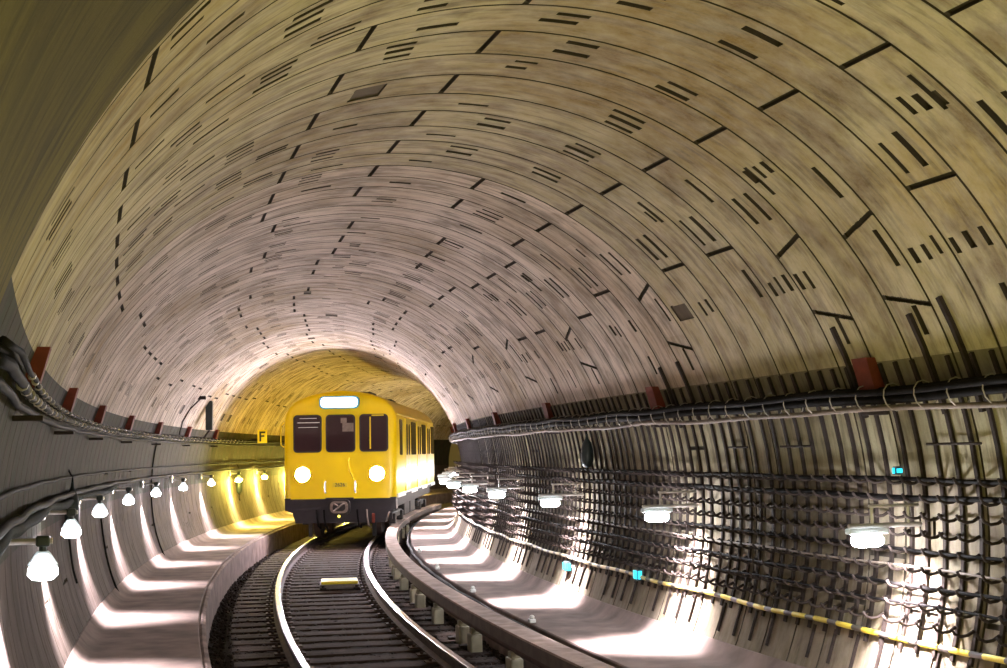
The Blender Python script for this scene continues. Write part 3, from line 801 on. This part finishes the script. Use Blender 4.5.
g=MB(); g.box((.78,-.07,.52),(.07,.05,.22),bev=.01); tag(g.build('red_tap',M['red'],tr),'red air cock')
# underframe, bogies, wheels
g=MB(); g.box((0,TL/2,.86),(2.35,TL-.6,.30),bev=.02)
for yy in (5.2,7.0): g.box((0,yy,.58),(2.2,1.5,.42),bev=.03)
g.build('underframe',M['dark'],tr)
for yb in (2.6,TL-2.6):
    g=MB()
    for sx in (-1,1):
        g.box((sx*1.02,yb,.50),(.12,2.6,.16),bev=.03)
        for yy in (yb-.95,yb+.95): g.box((sx*1.06,yy,.43),(.16,.26,.24),bev=.02)
    g.box((0,yb,.52),(2.0,.4,.2),bev=.03); bg=g.build('bogie',M['dark'],tr)
    for yy in (yb-.95,yb+.95):
        g=MB(); g.tube([(-.9,yy,.43),(.9,yy,.43)],.07,10)
        for sx in (-1,1):
            c=(sx*.75,yy,.43)
            pr=[(.05,-.07),(.36,-.07),(.43,-.065),(.43,.06),(.46,.065),(.46,.085),(.05,.085)]
            if sx>0: pr=[(r_,-h_) for r_,h_ in pr]
            g.lathe(pr,c,28,axis='x')
        g.build('wheelset',M['rail'],bg)
# front guard irons
g=MB(); g.box((-.75,.35,.28),(.09,.05,.40)); g.box((.75,.35,.28),(.09,.05,.40)); g.box((0,.35,.46),(1.7,.08,.10)); g.build('rail_guard',M['dark'],tr)
# sides: doors and windows
for sx in (-1,1):
    X=sx*1.325
    def plate(name,yc,w,zc_,h,mat,par,t=.012,rr=.05,dd=0.):
        g=MB(); g.rrect(yc,zc_,w,h,X-sx*.05+sx*dd,X+sx*t+sx*dd,rr,axis='x'); return g.build(name,mat,par)
    for yd in (3.0,6.6,10.2):
        for q in (-.33,.33):
            dr=plate('door',yd+q,.62,1.95,1.86,M['trimyellow'],tr,.016,.04)
            plate('door_window',yd+q,.42,2.36,.78,M['glass'],dr,.022,.08)
        plate('door_sill',yd,1.5,1.0,.06,M['dark'],tr,.03,.02)
    plate('side_window',1.15,.62,2.40,.86,M['glass'],tr,.014,.08)
    for yw in (4.8,8.4,12.0): plate('side_window',yw,1.45 if yw<11 else 1.2,2.40,.86,M['glass'],tr,.014,.08)
    g=MB(); g.box((sx*1.325,TL/2,1.02),(.04,TL-.5,.10),bev=.01); g.build('sill_beam',M['white'],tr)
    g=MB(); g.box((sx*1.30,TL/2,2.95),(.05,TL-.7,.035),bev=.008); g.build('rain_gutter',M['trimyellow'],tr)
for yv in (3.2,8.4): g=MB(); g.box((0,yv,3.53),(.9,1.3,.10),bev=.03); g.build('roof_vent',M['dark'],tr)
# left side mirror/handle on the cab corner
g=MB(); g.tube([(-1.33,.12,2.2),(-1.40,.08,2.25),(-1.40,.08,2.7),(-1.33,.12,2.78)],.015,6); g.build('grab_rail',M['trimyellow'],tr)

# ------------------------------------------------------------------ camera, world, light
cam=bpy.data.cameras.new('camera'); co=bpy.data.objects.new('camera',cam); C.objects.link(co)
yaw,pitch,roll=0.36999,0.08508,-0.01721
fw=Vector((math.sin(yaw)*math.cos(pitch),math.cos(yaw)*math.cos(pitch),math.sin(pitch)))
rt=Vector((math.cos(yaw),-math.sin(yaw),0)); up=rt.cross(fw)
rt,up=math.cos(roll)*rt+math.sin(roll)*up, -math.sin(roll)*rt+math.cos(roll)*up
Mr=Matrix((rt,up,-fw)).transposed()
co.matrix_world=Matrix.Translation((-2.88677,0,2.02356))@Mr.to_4x4()
cam.sensor_width=36; cam.lens=1371/1007*36; cam.clip_start=.05
bpy.context.scene.camera=co
w=bpy.data.worlds.new('world'); bpy.context.scene.world=w; w.use_nodes=True
bg=w.node_tree.nodes['Background']; bg.inputs[0].default_value=(.84,.78,.19,1); bg.inputs[1].default_value=.62
sc=bpy.context.scene
sc.view_settings.view_transform='Standard'; sc.view_settings.look='None'; sc.view_settings.gamma=1; sc.view_settings.use_curve_mapping=False
sc.view_settings.exposure=0.92
sc.cycles.max_bounces=8; sc.cycles.diffuse_bounces=5; sc.cycles.glossy_bounces=3
sc.cycles.sample_clamp_indirect=6
